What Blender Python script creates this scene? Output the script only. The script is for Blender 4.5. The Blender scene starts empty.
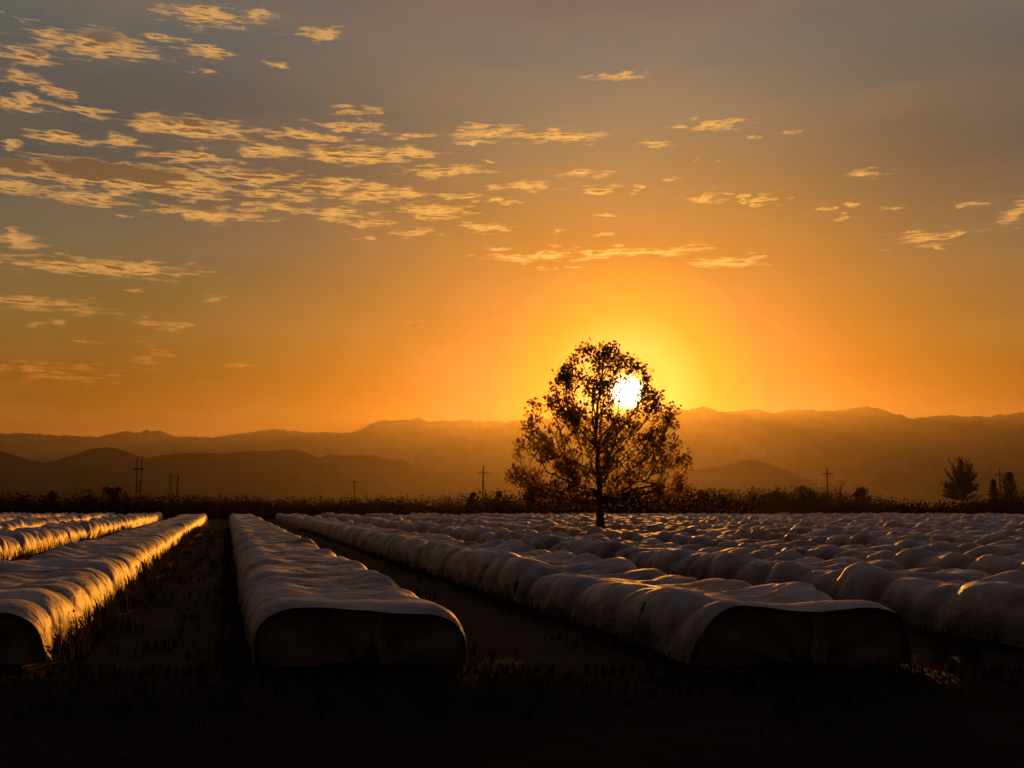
import bpy, math, random
import numpy as np
from mathutils import Vector

scene = bpy.context.scene
COL = scene.collection
rad = math.radians

# ------------------------------------------------------------------ camera
F_PX, W_PX, H_PX, HORIZON = 1100.0, 1024, 768, 503.0
CAM_Z = 2.6
PITCH = math.atan((HORIZON - H_PX / 2) / F_PX)
cam_data = bpy.data.cameras.new('camera')
cam_data.sensor_width = 36.0
cam_data.lens = F_PX / W_PX * 36.0
cam_data.clip_start = 0.1
cam_data.clip_end = 60000.0
cam = bpy.data.objects.new('camera', cam_data)
cam.location = (0, 0, CAM_Z)
cam.rotation_euler = (math.pi / 2 + PITCH, 0, 0)
COL.objects.link(cam)
scene.camera = cam


def ray(px, py):
    """world direction (not normalised) of a spot seen from the road"""
    xc, yc = (px - W_PX / 2) / F_PX, (H_PX / 2 - py) / F_PX
    c, s = math.cos(PITCH), math.sin(PITCH)
    return (xc, c - yc * s, s + yc * c)


def ground_at(px, py):
    d = ray(px, py)
    t = -CAM_Z / d[2]
    return d[0] * t, d[1] * t


def at_depth(px, py, Y):
    d = ray(px, py)
    t = Y / d[1]
    return d[0] * t, Y, CAM_Z + d[2] * t


def azel(px, py):
    d = ray(px, py)
    n = math.sqrt(d[0] ** 2 + d[1] ** 2 + d[2] ** 2)
    return math.atan2(d[0], d[1]), math.asin(d[2] / n)


# ------------------------------------------------------------------ exposure
scene.view_settings.view_transform = 'Standard'
scene.view_settings.look = 'None'
scene.view_settings.exposure = 1.0
scene.view_settings.gamma = 1.0
scene.view_settings.use_curve_mapping = False
scene.render.engine = 'CYCLES'
cy = scene.cycles
cy.use_denoising = True
cy.max_bounces = 5
cy.diffuse_bounces = 3
cy.glossy_bounces = 2
cy.transmission_bounces = 3
cy.transparent_max_bounces = 6
cy.volume_bounces = 0
cy.sample_clamp_indirect = 4.0
cy.use_fast_gi = False

# ------------------------------------------------------------------ sun
SUN_AZ, SUN_EL = azel(627, 392)
sun_dir = Vector((math.sin(SUN_AZ) * math.cos(SUN_EL), math.cos(SUN_AZ) * math.cos(SUN_EL), math.sin(SUN_EL)))
sun_data = bpy.data.lights.new('sun', 'SUN')
sun_data.energy = 2.0
sun_data.angle = rad(0.53)
sun_data.color = (1.0, 0.325, 0.025)
sun = bpy.data.objects.new('sun', sun_data)
sun.rotation_euler = (-sun_dir).to_track_quat('-Z', 'Y').to_euler()
sun.location = (200, 900, 400)
COL.objects.link(sun)


# ------------------------------------------------------------------ world
def lin(r, g, b, k=1.0):
    f = lambda v: (v / 255 / 12.92) if v <= 10.3 else ((v / 255 + 0.055) / 1.055) ** 2.4
    return (f(r) * k, f(g) * k, f(b) * k, 1.0)


world = bpy.data.worlds.new('World')
scene.world = world
world.use_nodes = True
wt = world.node_tree
wt.nodes.clear()
N, L = wt.nodes, wt.links


def node(kind, **kw):
    n = N.new(kind)
    for k, v in kw.items():
        setattr(n, k, v)
    return n


def put(sock, v):
    if isinstance(v, bpy.types.NodeSocket):
        L.new(v, sock)
    else:
        sock.default_value = v


def M(op, a, b=0.0, c=0.0, clamp=False):
    n = node('ShaderNodeMath', operation=op, use_clamp=clamp)
    put(n.inputs[0], a); put(n.inputs[1], b); put(n.inputs[2], c)
    return n.outputs[0]


def V(op, a, b=(0, 0, 0), c=(0, 0, 0)):
    n = node('ShaderNodeVectorMath', operation=op)
    put(n.inputs[0], a); put(n.inputs[1], b); put(n.inputs[2], c)
    return n.outputs['Value'] if op in ('LENGTH', 'DOT_PRODUCT') else n.outputs['Vector']


def smooth(v, a, b):
    n = node('ShaderNodeMapRange', interpolation_type='SMOOTHSTEP')
    put(n.inputs['Value'], v)
    n.inputs['From Min'].default_value = a
    n.inputs['From Max'].default_value = b
    return n.outputs['Result']


def ramp(v, stops):
    n = node('ShaderNodeValToRGB')
    e = n.color_ramp.elements
    while len(e) < len(stops):
        e.new(1.0)
    for i, (p, c) in enumerate(stops):
        e[i].position = p
        e[i].color = c
    put(n.inputs[0], v)
    return n.outputs['Color']


def mixc(f, a, b, blend='MIX'):
    n = node('ShaderNodeMix', data_type='RGBA', blend_type=blend)
    put(n.inputs[0], f); put(n.inputs[6], a); put(n.inputs[7], b)
    return n.outputs[2]


EXP = 0.5                                    # the sky is given as seen; exposure 1 doubles it
tc = node('ShaderNodeTexCoord')
direction = V('NORMALIZE', tc.outputs['Generated'])
sep = node('ShaderNodeSeparateXYZ')
L.new(direction, sep.inputs[0])
az = M('ARCTAN2', sep.outputs[0], sep.outputs[1])
el = M('ARCSINE', sep.outputs[2])
comb = node('ShaderNodeCombineXYZ')
L.new(az, comb.inputs[0]); L.new(el, comb.inputs[1])
ang = comb.outputs[0]                         # (azimuth, elevation) in radians

elev01 = M('MULTIPLY', el, 2.0)               # 0 .. 0.5 rad


def vstop(y, rgb):
    return (max(0.0, min(1.0, azel(512, y)[1] * 2.0)), lin(*rgb, k=EXP))


SKY_TOWARD = [(430, (108, 1, 1)), (400, (151, 64, 1)), (350, (162, 90, 1)), (300, (161, 100, 23)), (250, (150, 103, 17)), (190, (132, 110, 65)), (120, (116, 113, 92)), (50, (104, 107, 99)), (0, (107, 97, 92)), (-160, (94, 70, 84))]
SKY_AWAY = [(440, (129, 65, 1)), (400, (121, 70, 1)), (350, (116, 86, 31)), (300, (107, 92, 51)), (250, (96, 92, 72)), (190, (70, 76, 71)), (120, (71, 79, 77)), (50, (88, 93, 89)), (0, (99, 98, 94)), (-160, (90, 91, 96))]
toward = ramp(elev01, [vstop(y, c) for y, c in SKY_TOWARD])
away = ramp(elev01, [vstop(y, c) for y, c in SKY_AWAY])
daz = M('MULTIPLY', M('SUBTRACT', az, SUN_AZ), 1 / 0.23)
wgt = M('POWER', 2.718, M('MULTIPLY', M('MULTIPLY', daz, daz), -1.0))
sky = mixc(wgt, away, toward)
# unseen sky behind the camera, darkened to keep camera-facing sides dim
back = smooth(sep.outputs[1], 0.62, 0.0)
sky = mixc(back, sky, lin(9, 9, 12, EXP))
zen = smooth(sep.outputs[2], 0.48, 0.85)
sky = mixc(zen, sky, lin(34, 38, 51, EXP))

# glow round the sun and the disc itself
cosang = V('DOT_PRODUCT', direction, tuple(sun_dir))
theta = M('ARCCOSINE', M('MINIMUM', cosang, 1.0))
glow = ramp(M('MULTIPLY', theta, 1 / rad(12)),
            [(0.0, (0.7, 0.47, 0.18, 1)), (0.095, (0.25, 0.17, 0.0375, 1)), (0.2, (0.4108, 0.1853, 0.0409, 1)), (0.36, (0.3273, 0.0674, 0.0038, 1)), (0.6, (0.0043, 0.004, 0.0099, 1)), (1.0, (0.0004, 0.0002, 0.0002, 1))])
disc = smooth(theta, rad(1.10), rad(0.50))
# ---- clouds: (x, y, half width, half height, thickness) turned into angles
CLOUDS = [
    (203, 16, 44, 11, 1), (252, 15, 15, 5, .8), (314, 33, 27, 5, .8), (96, 44, 62, 15, 1), (162, 38, 24, 5, .9),
    (22, 55, 33, 11, 1), (207, 53, 28, 6, .9), (203, 71, 15, 6, .8), (26, 79, 34, 6, .9),
    (23, 102, 21, 9, 1), (57, 92, 16, 7, .8), (84, 111, 34, 7, .8), (188, 127, 74, 12, 1.1), (345, 125, 36, 6, .9),
    (357, 111, 30, 5, .6), (303, 136, 52, 6, .9), (59, 138, 42, 8, 1), (116, 141, 22, 8, .8), (10, 144, 20, 7, 1),
    (195, 158, 52, 7, .9), (266, 151, 44, 7, 1), (351, 155, 66, 9, 1), (125, 176, 112, 15, 1.9), (20, 168, 48, 10, 1.6),
    (23, 188, 36, 6, .9), (86, 198, 50, 10, .9), (195, 197, 30, 7, .8), (250, 176, 50, 10, 1), (336, 184, 56, 7, 1),
    (273, 193, 42, 8, .9), (363, 196, 50, 7, .9), (211, 214, 60, 8, .9), (273, 208, 38, 6, .8), (340, 214, 30, 8, .7),
    (374, 222, 16, 8, .6), (371, 240, 16, 3, .6), (16, 240, 30, 9, .9), (88, 266, 115, 10, 1), (36, 304, 75, 7, .7),
    (47, 323, 18, 4, .5), (170, 325, 34, 6, .55), (42, 372, 64, 10, .45), (228, 365, 28, 3, .35), (214, 298, 16, 3, .4),
    (409, 137, 26, 5, .9), (400, 154, 40, 7, 1), (492, 132, 38, 8, .9), (556, 137, 58, 6, .9), (450, 172, 46, 6, .9),
    (582, 174, 26, 5, .7), (522, 186, 33, 5, .8), (593, 190, 22, 5, .8), (403, 194, 34, 8, .9), (455, 197, 36, 5, .8),
    (437, 211, 34, 8, .9), (415, 233, 24, 6, .7), (481, 228, 25, 6, .8), (507, 203, 14, 3, .7), (630, 252, 72, 6, 1),
    (536, 257, 60, 5, .9), (726, 262, 38, 7, .9), (613, 77, 32, 3, .7), (715, 124, 30, 6, .6), (749, 135, 10, 4, .6),
    (656, 144, 24, 3, .55), (711, 196, 16, 7, .75), (742, 199, 9, 4, .7), (767, 200, 12, 5, .7), (869, 174, 20, 5, .45),
    (849, 205, 11, 4, .65), (886, 211, 12, 3, .6), (972, 206, 13, 5, .65), (930, 237, 32, 10, .55), (1018, 212, 14, 14, .5),
    (562, 231, 12, 3, .5), (487, 161, 10, 3, .7), (636, 190, 8, 3, .7), (608, 215, 7, 2.5, .7), (552, 246, 11, 3, .7), (497, 247, 11, 3, .7),
    (474, 142, 18, 3, .7), (689, 127, 9, 3, .6), (789, 133, 7, 3, .6), (702, 160, 9, 2.5, .5), (690, 197, 9, 2.5, .6), (823, 208, 6, 3, .6),
    (915, 231, 9, 2.5, .6), (955, 233, 11, 2.5, .6), (937, 245, 10, 2.5, .6), (424, 323, 9, 2, .5), (562, 267, 14, 2.5, .6), (346, 106, 17, 3, .7),
    (242, 28, 10, 3, .6), (275, 64, 13, 3, .5), (14, 16, 17, 3, .5), (121, 217, 17, 3, .5), (133, 291, 14, 3, .45), (80, 343, 12, 3, .4), (604, 234, 11, 3, .5), (148, 355, 18, 12, .35), (672, 181, 10, 3, .5), (836, 217, 9, 3, .5),
]
warp = node('ShaderNodeTexNoise', noise_dimensions='2D')
warp.inputs['Scale'].default_value = 1.0
warp.inputs['Detail'].default_value = 3.0
warp.inputs['Roughness'].default_value = 0.6
L.new(V('MULTIPLY', ang, (26, 70, 1)), warp.inputs['Vector'])
wv = V('MULTIPLY', V('SUBTRACT', warp.outputs['Color'], (0.5, 0.5, 0.5)), (0.05, 0.014, 0))
pw = V('ADD', ang, wv)
field = None
for (x, y, rx, ry, th) in CLOUDS:
    th = th if th >= 0.9 else th * 0.75 + 0.22
    a0, e0 = azel(x, y)
    sx = F_PX / (rx * 1.15) * math.cos(math.atan((x - 512) / F_PX)) ** -2 * 0.97
    sy = F_PX / (ry * 1.0) * 0.97
    d = V('LENGTH', V('MULTIPLY_ADD', pw, (sx, sy, 0), (-a0 * sx, -e0 * sy, 0)))
    m = M('MULTIPLY_ADD', d, -th, th)          # th at the middle, 0 at the rim
    field = m if field is None else M('MAXIMUM', field, m)
det = node('ShaderNodeTexNoise', noise_dimensions='2D')
det.inputs['Scale'].default_value = 1.0
det.inputs['Detail'].default_value = 5.0
det.inputs['Roughness'].default_value = 0.55
L.new(V('MULTIPLY', ang, (44, 320, 1)), det.inputs['Vector'])
dens = M('ADD', field, M('MULTIPLY', M('SUBTRACT', det.outputs['Fac'], 0.505), 2.3))
alpha = smooth(dens, 0.02, 0.86)
alpha = M('MULTIPLY', alpha, smooth(field, -0.70, 0.25))
solid = M('MULTIPLY', smooth(field, 0.55, 1.0), 0.9)
alpha = M('MAXIMUM', alpha, solid)
# lit from below: where the cloud gets denser upwards its belly catches the sun, its back stays grey
det2 = node('ShaderNodeTexNoise', noise_dimensions='2D')
det2.inputs['Scale'].default_value = 1.0
det2.inputs['Detail'].default_value = 4.0
L.new(V('MULTIPLY', V('ADD', ang, (0.0, 0.0024, 0.0)), (44, 320, 1)), det2.inputs['Vector'])
slope = M('SUBTRACT', det.outputs['Fac'], det2.outputs['Fac'])
thick = smooth(M('MULTIPLY_ADD', slope, 1.5, dens), 0.60, 1.35)
DARK_BACKS = [(118, 172, 104, 11, 1.5), (16, 166, 46, 8, 1.2), (186, 123, 56, 5, .75), (98, 37, 46, 8, .7), (60, 260, 80, 4, .75),
              (262, 172, 40, 5, .7), (310, 182, 50, 4, .65), (340, 151, 50, 4, .6), (200, 209, 44, 4, .5), (30, 51, 24, 4, .6)]
dfield = None
for (x, y, rx, ry, th) in DARK_BACKS:
    a0, e0 = azel(x, y)
    sx = F_PX / rx * math.cos(math.atan((x - 512) / F_PX)) ** -2
    sy = F_PX / ry
    d = V('LENGTH', V('MULTIPLY_ADD', pw, (sx, sy, 0), (-a0 * sx, -e0 * sy, 0)))
    m = M('MULTIPLY_ADD', d, -th, th)
    dfield = m if dfield is None else M('MAXIMUM', dfield, m)
dback = smooth(M('MULTIPLY_ADD', M('SUBTRACT', det.outputs['Fac'], 0.5), 1.2, dfield), 0.05, 0.60)
thick = M('MAXIMUM', thick, dback)
lit = ramp(M('MULTIPLY', theta, 1 / rad(36)),
           [(0.0, lin(255, 205, 95, EXP * 1.25)), (0.25, lin(255, 192, 92, EXP)), (0.55, lin(244, 178, 88, EXP)), (1.0, lin(218, 158, 88, EXP))])
lowfade = smooth(el, rad(5), rad(14))
lit = mixc(lowfade, lin(196, 116, 44, EXP), lit)
dark = mixc(1.0, sky, (0.50, 0.46, 0.46, 1), 'MULTIPLY')
ccol = mixc(M('MULTIPLY', thick, 0.85), lit, dark)
sky = mixc(M('MULTIPLY', alpha, 0.92), sky, ccol)
# thin veil streaks high up
veil = node('ShaderNodeTexNoise', noise_dimensions='2D')
veil.inputs['Scale'].default_value = 1.0
veil.inputs['Detail'].default_value = 4.0
L.new(V('MULTIPLY', ang, (5, 22, 1)), veil.inputs['Vector'])
sky = mixc(M('MULTIPLY', smooth(veil.outputs['Fac'], 0.35, 0.75), 0.10), sky, lin(190, 140, 90, EXP))
sky = mixc(1.0, sky, glow, 'ADD')
sky = mixc(disc, sky, ramp(M('MULTIPLY', theta, 1 / rad(1.1)), [(0.0, (3.0, 2.8, 2.3, 1)), (0.55, (2.2, 1.9, 1.2, 1)), (1.0, (0.9, 0.55, 0.14, 1))]))
# the physical sky, warmed by the dusty air, under the rest
nish = node('ShaderNodeTexSky', sky_type='NISHITA')
nish.sun_disc = False
nish.sun_elevation = SUN_EL
nish.sun_rotation = SUN_AZ
nish.dust_density = 5.0
nish.air_density = 1.5
tint = V('MULTIPLY', nish.outputs[0], (0.003, 0.002, 0.0016))
total = V('ADD', V('MULTIPLY', sky, (10, 10, 10)), tint)
bg = node('ShaderNodeBackground')
L.new(total, bg.inputs['Color'])
bg.inputs['Strength'].default_value = 0.1
wo = node('ShaderNodeOutputWorld')
L.new(bg.outputs[0], wo.inputs['Surface'])
world.cycles.sampling_method = 'MANUAL'
world.cycles.sample_map_resolution = 512


# ------------------------------------------------------------------ helpers
def tag(o, label=None, cat=None, group=None, kind=None):
    if label: o['label'] = label
    if cat: o['category'] = cat
    if group: o['group'] = group
    if kind: o['kind'] = kind
    return o


def empty(name, loc, label, cat, group=None):
    o = bpy.data.objects.new(name, None)
    o.empty_display_size = 0.3
    o.location = loc
    COL.objects.link(o)
    return tag(o, label, cat, group)


def mesh_obj(name, verts, faces, mat, parent=None, smooth_shade=False, loc=None):
    me = bpy.data.meshes.new(name)
    verts = np.asarray(verts, dtype=np.float64)
    if isinstance(faces, np.ndarray):
        nf, k = faces.shape
        me.vertices.add(len(verts))
        me.vertices.foreach_set('co', verts.astype(np.float32).ravel())
        me.loops.add(nf * k)
        me.loops.foreach_set('vertex_index', faces.astype(np.int32).ravel())
        me.polygons.add(nf)
        me.polygons.foreach_set('loop_start', np.arange(0, nf * k, k, dtype=np.int32))
        me.update(calc_edges=True)
        me.validate()
    else:
        me.from_pydata([tuple(v) for v in verts], [], faces)
        me.update()
    if smooth_shade:
        me.polygons.foreach_set('use_smooth', np.ones(len(me.polygons), dtype=bool))
    me.materials.append(mat)
    o = bpy.data.objects.new(name, me)
    COL.objects.link(o)
    if parent is not None:
        o.parent = parent
    if loc is not None:
        o.location = loc
    return o


def hash2(ix, iy, seed):
    h = (ix.astype(np.int64) * 374761393 + iy.astype(np.int64) * 668265263 + seed * 982451653) & 0x7fffffff
    h = ((h ^ (h >> 13)) * 1274126177) & 0x7fffffff
    h = h ^ (h >> 16)
    return (h & 0xffff) / 65535.0


def vnoise(x, y, seed=0):
    x, y = np.broadcast_arrays(np.asarray(x, float), np.asarray(y, float))
    ix, iy = np.floor(x), np.floor(y)
    fx, fy = x - ix, y - iy
    fx, fy = fx * fx * fx * (fx * (fx * 6 - 15) + 10), fy * fy * fy * (fy * (fy * 6 - 15) + 10)
    ix, iy = ix.astype(np.int64), iy.astype(np.int64)
    a, b = hash2(ix, iy, seed), hash2(ix + 1, iy, seed)
    c, d = hash2(ix, iy + 1, seed), hash2(ix + 1, iy + 1, seed)
    return (a * (1 - fx) + b * fx) * (1 - fy) + (c * (1 - fx) + d * fx) * fy


def fbm(x, y, seed=0, octaves=4, gain=0.5):
    s, amp, tot = 0.0, 1.0, 0.0
    for i in range(octaves):
        s = s + amp * vnoise(x * 2 ** i + 17.3 * i, y * 2 ** i + 9.1 * i, seed + i)
        tot += amp
        amp *= gain
    return s / tot * 2 - 1


def grid_faces(nu, nv):
    i, j = np.meshgrid(np.arange(nu - 1), np.arange(nv - 1), indexing='ij')
    a = (i * nv + j).ravel()
    return np.stack([a, a + nv, a + nv + 1, a + 1], axis=1)


def material(name, build):
    m = bpy.data.materials.new(name)
    m.use_nodes = True
    t = m.node_tree
    t.nodes.clear()
    out = t.nodes.new('ShaderNodeOutputMaterial')
    build(t, out)
    return m


def noise_colour(t, scale, stops, detail=4.0, coord='Object', stretch=(1, 1, 1)):
    tcn = t.nodes.new('ShaderNodeTexCoord')
    mp = t.nodes.new('ShaderNodeMapping')
    mp.inputs['Scale'].default_value = stretch
    t.links.new(tcn.outputs[coord], mp.inputs[0])
    n = t.nodes.new('ShaderNodeTexNoise')
    n.inputs['Scale'].default_value = scale
    n.inputs['Detail'].default_value = detail
    t.links.new(mp.outputs[0], n.inputs['Vector'])
    r = t.nodes.new('ShaderNodeValToRGB')
    e = r.color_ramp.elements
    while len(e) < len(stops):
        e.new(1.0)
    for i, (p, c) in enumerate(stops):
        e[i].position = p
        e[i].color = (*c, 1)
    t.links.new(n.outputs['Fac'], r.inputs[0])
    return r.outputs[0], n.outputs['Fac'], mp.outputs[0]


def simple(name, stops, scale=1.0, rough=0.9, bump=0.0, bump_scale=5.0, spec=0.2, stretch=(1, 1, 1)):
    def b(t, out):
        c, f, vec = noise_colour(t, scale, stops, stretch=stretch)
        p = t.nodes.new('ShaderNodeBsdfPrincipled')
        t.links.new(c, p.inputs['Base Color'])
        p.inputs['Roughness'].default_value = rough
        p.inputs['Specular IOR Level'].default_value = spec
        if bump:
            n = t.nodes.new('ShaderNodeTexNoise')
            n.inputs['Scale'].default_value = bump_scale
            n.inputs['Detail'].default_value = 6
            t.links.new(vec, n.inputs['Vector'])
            bn = t.nodes.new('ShaderNodeBump')
            bn.inputs['Strength'].default_value = 0.8
            bn.inputs['Distance'].default_value = bump
            t.links.new(n.outputs['Fac'], bn.inputs['Height'])
            t.links.new(bn.outputs[0], p.inputs['Normal'])
        t.links.new(p.outputs[0], out.inputs['Surface'])
    return material(name, b)


def leafy(name, c0, c1, scale=0.6, trans=0.45):
    def b(t, out):
        c, f, vec = noise_colour(t, scale, [(0.3, c0), (0.7, c1)])
        d = t.nodes.new('ShaderNodeBsdfDiffuse')
        tr = t.nodes.new('ShaderNodeBsdfTranslucent')
        g = t.nodes.new('ShaderNodeMixShader')
        g.inputs[0].default_value = trans
        t.links.new(c, d.inputs[0])
        t.links.new(c, tr.inputs[0])
        t.links.new(d.outputs[0], g.inputs[1])
        t.links.new(tr.outputs[0], g.inputs[2])
        t.links.new(g.outputs[0], out.inputs['Surface'])
    return material(name, b)


# ------------------------------------------------------------------ materials
def fabric_build(t, out):
    c, f, vec = noise_colour(t, 0.55, [(0.28, (0.40, 0.37, 0.35)), (0.5, (0.64, 0.63, 0.635)), (0.75, (0.74, 0.74, 0.755))], detail=6)
    # soil splashed on the lower hem, plus side shade painted into the colour
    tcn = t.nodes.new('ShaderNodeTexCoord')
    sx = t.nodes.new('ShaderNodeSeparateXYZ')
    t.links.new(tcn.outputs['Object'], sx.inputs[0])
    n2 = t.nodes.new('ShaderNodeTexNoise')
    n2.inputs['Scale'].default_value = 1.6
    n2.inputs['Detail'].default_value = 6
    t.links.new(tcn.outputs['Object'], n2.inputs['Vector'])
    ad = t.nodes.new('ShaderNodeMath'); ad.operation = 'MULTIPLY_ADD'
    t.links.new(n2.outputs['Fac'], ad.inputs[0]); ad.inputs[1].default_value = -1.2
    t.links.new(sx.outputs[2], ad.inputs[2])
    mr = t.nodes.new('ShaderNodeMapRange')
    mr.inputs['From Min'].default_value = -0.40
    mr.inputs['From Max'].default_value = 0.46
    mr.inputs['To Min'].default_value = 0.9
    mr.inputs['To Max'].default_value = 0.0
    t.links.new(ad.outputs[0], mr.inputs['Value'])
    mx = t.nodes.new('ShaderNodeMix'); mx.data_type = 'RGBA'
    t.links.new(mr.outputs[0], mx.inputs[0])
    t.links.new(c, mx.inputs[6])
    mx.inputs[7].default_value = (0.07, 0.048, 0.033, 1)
    p = t.nodes.new('ShaderNodeBsdfPrincipled')
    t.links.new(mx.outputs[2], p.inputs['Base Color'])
    p.inputs['Roughness'].default_value = 0.58
    p.inputs['Specular IOR Level'].default_value = 0.14
    wn = t.nodes.new('ShaderNodeTexNoise')
    wn.inputs['Scale'].default_value = 2.6
    wn.inputs['Detail'].default_value = 7
    wn.inputs['Distortion'].default_value = 1.2
    t.links.new(tcn.outputs['Object'], wn.inputs['Vector'])
    bn = t.nodes.new('ShaderNodeBump')
    bn.inputs['Strength'].default_value = 0.7
    bn.inputs['Distance'].default_value = 0.085
    t.links.new(wn.outputs['Fac'], bn.inputs['Height'])
    t.links.new(bn.outputs[0], p.inputs['Normal'])
    t.links.new(p.outputs[0], out.inputs['Surface'])


MAT = {
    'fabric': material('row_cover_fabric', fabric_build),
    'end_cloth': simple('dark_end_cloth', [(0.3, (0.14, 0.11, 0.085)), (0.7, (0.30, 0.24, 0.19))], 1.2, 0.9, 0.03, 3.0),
    'strap': simple('pale_strap', [(0.3, (0.22, 0.19, 0.165)), (0.7, (0.36, 0.32, 0.285))], 3.0, 0.8, 0.01, 8.0),
    'hole': simple('torn_dark_patch', [(0.3, (0.02, 0.016, 0.012)), (0.7, (0.05, 0.035, 0.025))], 4.0),
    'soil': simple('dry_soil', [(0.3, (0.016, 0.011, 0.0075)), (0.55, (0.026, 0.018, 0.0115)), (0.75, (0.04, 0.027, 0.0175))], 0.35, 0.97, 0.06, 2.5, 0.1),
    'plain': simple('far_plain', [(0.3, (0.06, 0.045, 0.03)), (0.7, (0.12, 0.09, 0.06))], 0.01, 0.97),
    'track': simple('packed_dirt', [(0.3, (0.16, 0.115, 0.08)), (0.55, (0.24, 0.175, 0.125)), (0.8, (0.34, 0.25, 0.18))], 0.9, 0.95, 0.03, 6.0, 0.15, (0.25, 1, 1)),
    'rock': simple('mountain_rock', [(0.3, (0.04, 0.032, 0.025)), (0.7, (0.07, 0.055, 0.042))], 0.004, 0.97),
    'bark': simple('tree_bark', [(0.3, (0.05, 0.036, 0.026)), (0.7, (0.10, 0.075, 0.055))], 6.0, 0.95, 0.02, 14.0, 0.15, (1, 1, 0.25)),
    'pole': simple('weathered_wood', [(0.3, (0.06, 0.048, 0.038)), (0.7, (0.11, 0.09, 0.07))], 5.0, 0.9, 0.0, 5.0, 0.2, (1, 1, 0.1)),
    'ceramic': simple('insulator_glaze', [(0.3, (0.10, 0.07, 0.055)), (0.7, (0.13, 0.09, 0.07))], 5.0, 0.3, 0.0, 5.0, 0.5),
    'leaf': leafy('broad_leaves', (0.16, 0.095, 0.014), (0.28, 0.16, 0.02), 0.9, 0.76),
    'scrub': leafy('scrub_leaves', (0.013, 0.012, 0.007), (0.026, 0.021, 0.011), 0.15, 0.02),
    'conifer': leafy('needle_leaves', (0.018, 0.022, 0.01), (0.035, 0.04, 0.018), 0.5, 0.06),
    'weed': leafy('weed_leaves', (0.022, 0.022, 0.009), (0.055, 0.042, 0.02), 0.4, 0.3),
    'litter': simple('white_scrap', [(0.3, (0.62, 0.60, 0.58)), (0.7, (0.78, 0.77, 0.75))], 6.0, 0.35, 0.0, 5.0, 0.5),
}

# ------------------------------------------------------------------ ground and road
def fall(y):  # added slope, tipped away from the low sun so the foreground stays unlit
    return -0.125 * np.clip(17.2 - y, 0, 15.5) * np.clip((17.2 - y) / 1.5, 0, 1) ** 0.5


xs = np.concatenate([-np.geomspace(12000, 40, 26), np.linspace(-38, 38, 60), np.geomspace(40, 12000, 26)])
ys = np.concatenate([np.linspace(-400, 2, 12), np.linspace(3, 40, 90), np.geomspace(42, 13600, 60)])
X, Y = np.meshgrid(xs, ys, indexing='ij')
near = np.clip(1 - (np.hypot(X, Y - 15) - 25) / 25, 0, 1)
Z = near * (0.06 * fbm(X / 2.2, Y / 1.1, 3) - 0.05)
Z -= 0.02 * np.clip(near * 4, 0, 1)
Z += fall(Y)
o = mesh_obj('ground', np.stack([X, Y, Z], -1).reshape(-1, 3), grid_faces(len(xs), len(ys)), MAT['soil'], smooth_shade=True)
tag(o, kind='structure')
# farm track along the ends of the rows
tx = np.linspace(-60, 60, 241)
ty = np.linspace(5.0, 12.6, 40)
X, Y = np.meshgrid(tx, ty, indexing='ij')
edge = np.minimum(Y - 5.0, 12.6 - Y)
Z = fall(Y) + 0.05 + 0.025 * fbm(X / 1.5, Y / 0.7, 8) - 0.05 * (np.exp(-((Y - 7.6) / 0.35) ** 2) + np.exp(-((Y - 9.6) / 0.35) ** 2)) - 0.14 * np.clip(1 - edge / 0.6, 0, 1)
o = mesh_obj('farm_track', np.stack([X, Y, Z], -1).reshape(-1, 3), grid_faces(len(tx), len(ty)), MAT['track'], smooth_shade=True)
tag(o, kind='structure')


# ------------------------------------------------------------------ mountains
def interp_ridge(pts, az_arr):
    a = np.array([azel(x, HORIZON)[0] for x, y in pts])
    e = np.array([math.atan((HORIZON - y) / F_PX / math.sqrt(1 + ((x - 512) / F_PX) ** 2)) for x, y in pts])
    return np.interp(az_arr, a, np.tan(e))


def mountain(name, pts, R, width, seed, rough, az0, az1, n_az, n_r=46, taper=0.0):
    azs = np.linspace(az0, az1, n_az)
    tr = np.linspace(-1, 1, n_r)
    A, T = np.meshgrid(azs, tr, indexing='ij')
    base = interp_ridge(pts, A) * R
    crest = np.exp(-(T / 0.10) ** 2)
    base = base * (1 + crest * rough * 0.20 * (0.3 - np.abs(fbm(A * 120, A * 0 + seed, seed, 4))))
    if taper:
        base *= np.clip((A - az0) / taper, 0, 1) ** 0.7 * np.clip((az1 - A) / taper, 0, 1) ** 0.7
    shape = np.clip(1 - np.abs(T) ** 0.92, 0, 1)
    spur = fbm(A * 34 + T * 1.5, T * 2.4, seed + 5, 5)
    hgt = base * np.clip(shape + spur * rough * 1.6 * shape * (1 - shape) * 2, 0, 1.0)
    rr = R + T * width
    Zm = hgt * (1 + 0.0 * T) - 0.5
    # keep the crest the skyline: nearer slopes stay below the line of sight to it
    lim = base * rr / R
    Zm = np.where(T < 0, np.minimum(Zm, lim * 0.995 + 0 * Zm), Zm)
    pts3 = np.stack([np.sin(A) * rr, np.cos(A) * rr, np.maximum(Zm, -0.5)], -1).reshape(-1, 3)
    ob = mesh_obj(name, pts3, grid_faces(n_az, n_r), MAT['rock'], smooth_shade=True)
    return tag(ob, kind='structure')


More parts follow.
